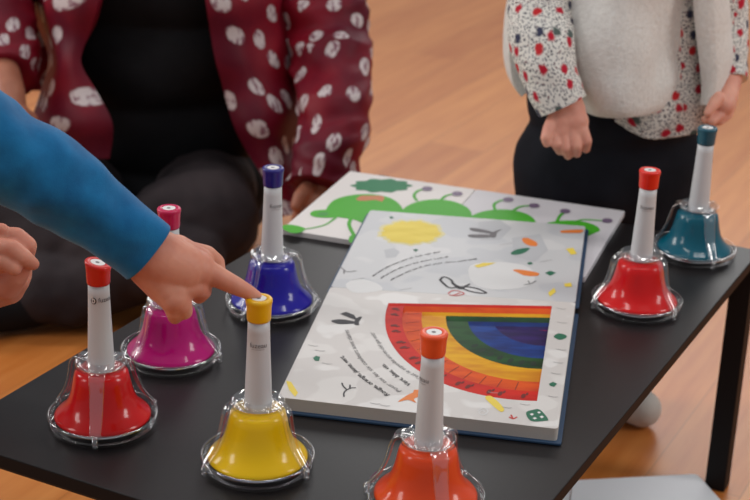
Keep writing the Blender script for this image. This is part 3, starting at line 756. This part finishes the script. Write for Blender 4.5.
# floral shirt body
b = tube([(tc(628, -60), .06), (tc(630, -40), .098), (tc(634, 0), .108), (tc(636, 50), .112), (tc(636, 100), .120), (tc(636, 119), .122)], 56, 6, .004, 16, squash=(Vector((0, 1, 0)), .80), lip=.9)
xa = tc(590, 120, 2.03).x; xb = tc(658, 120, 2.03).x; zt = tc(640, 60).z
for v in b.verts:
    k = min(1, max(0, (xb-v.co.x)/(xb-xa))); k = k*k*(3-2*k); w_ = min(1, max(0, (zt-v.co.z)/.09))
    v.co.z += .040*k*w_
obj('floral_shirt', b, M['floral'], td)
b = tube([(tc(625, -62), .03), (shL+Vector((.03, .01, .015)), .045), nd(548, -15, 2.07, 33), nd(540, 20, 2.04, 33.5), nd(546, 60, 2.00, 31), nd(556, 92, 1.98, 27), nd(562, 106, 1.975, 26)], 44, 8, .0035, 26, seed=2); obj('floral_sleeve', b, M['floral'], td)
b = tube([(tc(665, -62), .03), (shR+Vector((-.03, .01, .015)), .042), nd(724, -10, 2.13, 22), nd(727, 20, 2.12, 21), nd(729, 50, 2.10, 20), nd(731, 80, 2.075, 16.5)], 40, 8, .003, 26, seed=4); obj('floral_sleeve', b, M['floral'], td)
# fleece vest: main panel and right flap, open over the shirt
def vrow(py, L, R_, bulge, yb=0, Y0=2.02, n=6):
    """row of the front panel from its left side round the belly to the opening edge"""
    out = [tc(L+22, py, YT+.11), tc(L-2, py, YT+.03)]
    for k in range(n+1):
        t = k/n; px = L+(R_-L)*t; out.append(tc(px, py + yb*math.sin(math.pi*t), Y0+.075*(1-math.sin(math.pi*(.12+.80*t)))*1.2 - bulge*math.sin(math.pi*t)))
    return out
rows = [vrow(-60, 585, 690, 0, Y0=2.03), vrow(-20, 572, 688, .0, Y0=2.01), vrow(20, 562, 684, .005, Y0=2.0), vrow(55, 560, 677, .008, Y0=1.995), vrow(85, 564, 677, .012, 2, Y0=1.99), vrow(101, 576, 671, .010, 6, Y0=1.995), vrow(107, 586, 662, .006, 6, Y0=2.0)]
sheet_obj('fleece_vest', rows, M['fleece'], td, thick=.015, fold=.012, fscale=14, sub=6)
def frow(py, L, R_, Y0=2.045): 
    return [tc(L, py, Y0), tc((L+R_)/2, py, Y0-.012), tc(R_-2, py, Y0+.015), tc(R_, py, Y0+.06), tc(R_-10, py, Y0+.14)]
rows = [frow(-60, 694, 722), frow(-20, 696, 723), frow(20, 698, 725), frow(60, 702, 727), frow(85, 704, 724), frow(105, 704, 714)]
o = sheet_obj('vest_flap', rows, M['fleece'], td, thick=.014, fold=.004, sub=5)
# vest back, seen left of the sleeve
rows = [[tc(700-k*28, py, YT+.115+.035*math.sin(math.pi*k/6)) if k < 6 else tc(x, py, YT+.045) for k in range(7)] for py, x in ((-60, 530), (0, 520), (50, 516), (80, 520), (92, 528))]
rows = [[*r[:-1], r[-1]+Vector((0, .05, 0)), r[-1]] for r in rows]
sheet_obj('vest_back', rows, M['fleece'], td, thick=.02, fold=.004, sub=5)

# --- adult sitting on the floor -------------------------------------------------
ad = empty('person', (-.38, 2.68, 0)); tag(ad, 'adult sitting on the floor in a burgundy patterned jacket over a black top', 'person')
A = py_
b = bmesh.new()
pv = A(165, 185, 2.74); chs = A(158, -20, 2.74)
capsules([[(pv, .12), (A(160, 90, 2.74), .115), (chs, .12), (A(158, -80, 2.74), .09)], [(A(158, -80, 2.74), .06), (A(158, -130, 2.72), .05), (A(160, -190, 2.70), .055)]], b)
# his or her right arm (left in view) and left arm (right in view)
capsules([[(A(158, -70, 2.74), .07), (A(35, -60, 2.74), .055), nd(-5, 0, 2.68, 24), nd(1, 70, 2.52, 18), nd(9, 92, 2.46, 16), nd(12, 114, 2.42, 15), nd(20, 128, 2.40, 14)],
          [nd(18, 114, 2.42, 12), nd(26, 124, 2.38, 9), nd(32, 136, 2.36, 7)], [nd(28, 120, 2.42, 10), nd(36, 138, 2.38, 7), nd(38, 150, 2.36, 6)], [nd(22, 120, 2.42, 10), nd(26, 140, 2.38, 7), nd(27, 152, 2.36, 6)], [nd(15, 118, 2.42, 9), nd(16, 136, 2.38, 6.5), nd(16, 148, 2.36, 6)], [nd(22, 114, 2.42, 8), nd(30, 128, 2.38, 7), nd(34, 140, 2.36, 6)]], b)
capsules([[(A(158, -70, 2.74), .07), (A(290, -60, 2.74), .055), nd(325, 0, 2.68, 26), nd(335, 75, 2.60, 23), nd(328, 150, 2.45, 17), nd(322, 178, 2.42, 16), nd(318, 194, 2.40, 16), nd(314, 205, 2.38, 14)]], b)
for x0, x1, x2 in ((304, 298, 296), (311, 306, 303), (319, 316, 313), (327, 326, 323)):
    capsules([[nd(x0, 203, 2.38, 7), nd(x1, 215, 2.36, 6.4), nd(x2, 224, 2.37, 5.5)]], b)
capsules([[nd(308, 188, 2.38, 8), nd(300, 196, 2.36, 7), nd(296, 206, 2.35, 6)]], b)
# legs
kR = A(208, 219, 2.46); kL = A(15, 220, 2.50); aR = A(75, 292, 2.34); aL = A(150, 262, 2.36)
hR = A(205, 185, 2.72); hL = A(110, 185, 2.72)
capsules([[(hR, .075), (kR, .05), (aR, .035), (A(40, 300, 2.33), .03)], [(hL, .075), (kL, .05), (aL, .035), (A(190, 268, 2.33), .03)]], b)
hc = A(160, -215, 2.70); head(b, hc, .112, Vector((.15, -1, -.25)).normalized())
fused('body', b, .003, M['skina'], ad, 4)
face_hair(hc, .112, Vector((.15, -1, -.25)).normalized(), ad, M['hair'])
b = bmesh.new()
for c, r in ((A(172, 185, 2.73), (.175, .13, .11)), (A(166, 120, 2.72), (.165, .125, .13)), (A(160, 50, 2.71), (.17, .135, .13)), (A(156, -20, 2.71), (.18, .135, .12)), (A(158, -70, 2.73), (.17, .10, .07))): ell(b, c, r)
o = fused('black_top', b, .006, M['black'], ad, 8)
for v in o.data.vertices: v.co += v.normal*.006*noise.noise(v.co*11)
b = bmesh.new()
ell(b, A(165, 205, 2.76), (.19, .14, .09))
capsules([[(hR, .095), (A(205, 206, 2.58), .092), (kR, .088), (A(180, 226, 2.46), .088)], [(kR, .080), (A(150, 255, 2.42), .070), (aR, .058), (A(45, 290, 2.34), .056)]], b)
capsules([[(hL, .095), (A(60, 200, 2.60), .09), (kL, .083)], [(kL, .088), (A(70, 245, 2.42), .075), (aL, .062), (A(190, 262, 2.36), .056)]], b)
for v in b.verts: v.co.z = max(v.co.z, .006)
o = fused('trousers', b, .006, M['trous'], ad, 8)
for v in o.data.vertices:
    n_ = noise.noise(v.co*14)*.006+noise.noise(v.co*33)*.003; v.co += v.normal*n_
    v.co.z = max(v.co.z, .003)
b = bmesh.new(); capsules([[(A(55, 298, 2.34), .040), (A(10, 306, 2.32), .042), (A(-30, 314, 2.28), .034)]], b)
for v in b.verts: v.co.z = max(v.co.z, .003)
fused('shoe', b, .004, M['black'], ad, 4)
# jacket sleeves
b = tube([(A(105, -105, 2.78), .06), (A(60, -95, 2.78), .075), (A(22, -75, 2.76), .078), nd(0, -30, 2.72, 40), nd(-4, 10, 2.66, 38), nd(2, 50, 2.58, 37), nd(6, 78, 2.52, 30)], 56, 14, .012, 9, seed=1, fz=3.2); obj('jacket_sleeve', b, M['jacket'], ad)
b = tube([(A(205, -105, 2.78), .06), (A(245, -98, 2.78), .075), (A(280, -78, 2.76), .088), nd(312, -35, 2.70, 46), nd(322, 15, 2.66, 45), nd(330, 62, 2.60, 42), nd(334, 95, 2.53, 38), nd(332, 135, 2.46, 36), nd(325, 170, 2.41, 34), nd(321, 188, 2.39, 32)], 56, 14, .013, 9, seed=3, fz=3.2); obj('jacket_sleeve', b, M['jacket'], ad)
# jacket fronts and back
def jr(py, pts): return [A(px, py+dy, Y) for px, dy, Y in pts]
rows = [jr(-80, [(205, 0, 2.60), (235, 0, 2.61), (270, 0, 2.66), (290, 0, 2.76)]), jr(-30, [(203, 0, 2.53), (235, 0, 2.55), (275, 0, 2.62), (295, 0, 2.76)]), jr(20, [(208, 0, 2.52), (240, 0, 2.54), (276, 0, 2.61), (296, 0, 2.76)]),
        jr(70, [(218, 0, 2.52), (248, 0, 2.53), (282, 0, 2.60), (298, 0, 2.76)]), jr(120, [(238, 0, 2.52), (262, 0, 2.51), (290, 0, 2.58), (300, 0, 2.74)]), jr(165, [(260, 0, 2.50), (276, 0, 2.49), (296, 0, 2.55), (304, 0, 2.70)]), jr(215, [(284, 0, 2.47), (292, 0, 2.47), (302, 0, 2.53), (306, 0, 2.66)])]
sheet_obj('jacket_front', rows, M['jacket'], ad, thick=.022, fold=.016, fscale=11, sub=7)
rows = [jr(-80, [(112, 0, 2.60), (85, 0, 2.61), (55, 0, 2.66), (38, 0, 2.76)]), jr(-30, [(108, 0, 2.54), (80, 0, 2.55), (50, 0, 2.62), (34, 0, 2.76)]), jr(20, [(96, 0, 2.53), (74, 0, 2.54), (55, 0, 2.60), (44, 0, 2.74)]),
        jr(62, [(80, 0, 2.53), (72, 0, 2.53), (62, 0, 2.56), (54, 0, 2.66)]), jr(95, [(98, 0, 2.50), (78, 0, 2.50), (56, 0, 2.54), (46, 0, 2.62)]), jr(125, [(112, 0, 2.48), (88, 0, 2.47), (52, 0, 2.50), (34, 0, 2.58)]), jr(158, [(108, 0, 2.47), (86, 0, 2.46), (50, 0, 2.49), (28, 0, 2.56)])]
sheet_obj('jacket_front', rows, M['jacket'], ad, thick=.022, fold=.008, fscale=10, sub=6, seed=5)
rows = [[A(px, py, Y) for px, Y in ((292, 2.76), (250, 2.86), (165, 2.90), (80, 2.86), (24, 2.80))] for py in (-80, -20, 20, 60, 90)]
sheet_obj('jacket_back', rows, M['jacket'], ad, thick=.022, fold=.008, fscale=10)

# --- child reaching in from the left ---------------------------------------------
kd = empty('person', (-.78, 1.45, 0)); tag(kd, 'child in a blue long-sleeved top reaching in from the left and pressing the yellow bell', 'person')
b = bmesh.new()
sh = Vector((-.70, 1.36, .60)); el_ = A(-40, 124, 1.25)
cch = Vector((-.80, 1.48, .50))
capsules([[(sh, .036), (el_, .030), nd(90, 208, 1.27, 25), nd(146, 251, 1.275, 27)], [(cch, .07), (sh, .04)]], b)
# palm, seen from the back of the hand, and the fingers
capsules([[nd(144, 251, 1.275, 28), nd(160, 260, 1.28, 30), nd(181, 268, 1.285, 26), nd(196, 270, 1.29, 20)],
          [nd(150, 266, 1.275, 23), nd(165, 285, 1.275, 20), nd(174, 298, 1.27, 16)],
          [nd(176, 254, 1.30, 20), nd(200, 262, 1.305, 15)]], b)
capsules([[nd(196, 266, 1.29, 14.5), nd(218, 277, 1.292, 11), nd(236, 286, 1.297, 9.4), nd(249, 292.5, 1.302, 7.6), nd(256.5, 296, 1.303, 5.6)]], b)      # index
capsules([[nd(190, 254, 1.32, 13), nd(206, 256, 1.345, 11), nd(215, 263, 1.355, 10), nd(217, 270, 1.35, 8.8)]], b)              # thumb, beyond the index
capsules([[nd(184, 288, 1.275, 12), nd(196, 288, 1.28, 10.5), nd(203, 291, 1.29, 9), nd(199, 296, 1.30, 8)]], b)              # middle, curled
capsules([[nd(176, 292, 1.27, 13), nd(182, 305, 1.27, 10.5), nd(184, 311, 1.275, 9)], [nd(182, 305, 1.27, 10), nd(179, 313, 1.28, 8.5), nd(172, 309, 1.295, 8)]], b)   # ring, curled
capsules([[nd(166, 290, 1.268, 13), nd(172, 303, 1.268, 10.5), nd(174, 311, 1.27, 9), nd(175, 317, 1.28, 7.5)]], b)  # little finger
# far hand, loosely closed
capsules([[(cch, .06), (Vector((-.70, 1.60, .55)), .036), nd(-95, 262, 1.52, 30), nd(-30, 278, 1.47, 27), nd(-8, 280, 1.45, 28), nd(6, 272, 1.45, 26)], [nd(-10, 290, 1.45, 20), nd(8, 288, 1.445, 17), nd(16, 280, 1.44, 14)]], b)
capsules([[nd(-2, 238, 1.45, 11), nd(16, 238, 1.44, 11), nd(27, 246, 1.435, 10), nd(26, 254, 1.44, 9)]], b)
capsules([[nd(-8, 248, 1.43, 12), nd(12, 250, 1.42, 10.5), nd(24, 258, 1.415, 9), nd(33, 264, 1.42, 6.5)]], b)
capsules([[nd(-8, 262, 1.43, 11), nd(6, 262, 1.415, 9), nd(14, 268, 1.41, 8)]], b)
capsules([[nd(6, 286, 1.43, 15), nd(16, 276, 1.425, 12), nd(22, 268, 1.425, 10)], [nd(-8, 230, 1.44, 8), nd(2, 230, 1.44, 7), nd(4, 236, 1.44, 6)]], b)
# trunk, legs, head (outside the picture)
kp = Vector((-.86, 1.50, .17)); hk = Vector((-.74, 1.48, .80))
capsules([[(kp, .09), (Vector((-.83, 1.5, .33)), .085), (cch, .085), (Vector((-.78, 1.48, .60)), .06), (Vector((-.76, 1.48, .68)), .035), (hk, .04)]], b)
for k in (-1, 1): capsules([[(kp+Vector((0, k*.06, -.03)), .065), (Vector((-.60, 1.52+k*.11, .075)), .05), (Vector((-.80, 1.52+k*.10, .055)), .038), (Vector((-.96, 1.5+k*.09, .04)), .028)]], b)
head(b, hk, .095, Vector((1, -.05, -.2)).normalized())
fused('body', b, .0016, M['skin'], kd, 3)
face_hair(hk, .095, Vector((1, -.05, -.2)).normalized(), kd, M['hairb'])
b = tube([(sh+Vector((-.05, .04, .0)), .06), (sh, .056), nd(-110, 84, 1.27, 52), nd(-45, 122, 1.25, 51), nd(0, 150, 1.255, 48), nd(45, 177, 1.262, 43.5), nd(85, 204, 1.268, 40), nd(122, 232, 1.275, 36.5), nd(147, 251, 1.278, 34)], 64, 14, .006, 17, seed=9); obj('blue_sleeve', b, M['blue'], kd)
b = tube([(Vector((-.76, 1.56, .58)), .055), (Vector((-.70, 1.60, .55)), .05), nd(-140, 250, 1.55, 42), nd(-80, 268, 1.50, 38), nd(-50, 276, 1.48, 35)], 40, 8, .003, 24, seed=11); obj('blue_sleeve', b, M['blue'], kd)
b = bmesh.new(); 
for c, r in ((Vector((-.86, 1.5, .22)), (.10, .13, .10)), (Vector((-.83, 1.5, .35)), (.095, .125, .12)), (Vector((-.80, 1.48, .50)), (.10, .13, .11)), (Vector((-.78, 1.48, .60)), (.07, .12, .045))): ell(b, c, r)
fused('blue_top', b, .006, M['blue'], kd, 6)
b = bmesh.new(); ell(b, kp, (.12, .13, .10))
for k in (-1, 1): capsules([[(kp+Vector((0, k*.06, -.03)), .08), (Vector((-.60, 1.52+k*.11, .075)), .066), (Vector((-.80, 1.52+k*.10, .060)), .055), (Vector((-.93, 1.5+k*.09, .05)), .045)]], b)
for v in b.verts: v.co.z = max(v.co.z, .004)
fused('trousers', b, .006, M['dtrous'], kd, 6)

# ------------------------------------------------------------------ light
def area(name, loc, target, sx, sy, power, col=(1, 1, 1)):
    l = bpy.data.lights.new(name, 'AREA'); l.shape = 'RECTANGLE'; l.size = sx; l.size_y = sy; l.energy = power; l.color = col
    o = bpy.data.objects.new(name, l); C.objects.link(o); o.location = loc
    o.rotation_euler = (Vector(target)-Vector(loc)).to_track_quat('-Z', 'Y').to_euler(); return o
area('window_light', (-3.2, 2.9, 2.0), (0, 1.8, .3), .9, 1.5, 52, (1, .98, .95))
area('window_light', (-3.0, .6, 2.0), (0, 1.6, .3), .7, 1.4, 26, (1, .98, .95))
area('window_light', (1.2, 6.8, 2.6), (.1, 2, .2), 3.4, 1.6, 62, (1, .98, .96))
area('window_light', (3.4, 1.2, 2.1), (.2, 1.6, .3), .8, 1.5, 42, (1, .98, .95))
for x, y in ((-.9, .9), (.9, .9), (-.9, 2.9), (.9, 2.9)): area('ceiling_light', (x, y, 3.0), (x, y, 0), 1.2, .16, 11, (1, .98, .95))
w = bpy.data.worlds.new('World'); bpy.context.scene.world = w; w.use_nodes = True
w.node_tree.nodes['Background'].inputs[0].default_value = (.92, .95, 1, 1); w.node_tree.nodes['Background'].inputs[1].default_value = .37

# ------------------------------------------------------------------ camera
cd = bpy.data.cameras.new('camera'); cam = bpy.data.objects.new('camera', cd); C.objects.link(cam)
cd.sensor_width = 36; cd.lens = FPX*36/750; cd.clip_start = .05
cam.matrix_world = Matrix(((RT.x, UP.x, -FW.x, CAM.x), (RT.y, UP.y, -FW.y, CAM.y), (RT.z, UP.z, -FW.z, CAM.z), (0, 0, 0, 1)))
cd.dof.use_dof = True; cd.dof.focus_distance = 1.5; cd.dof.aperture_fstop = 9
sc = bpy.context.scene; sc.camera = cam
sc.view_settings.view_transform = 'Standard'; sc.view_settings.look = 'None'; sc.view_settings.gamma = 1
sc.view_settings.use_curve_mapping = False; sc.view_settings.exposure = -.26
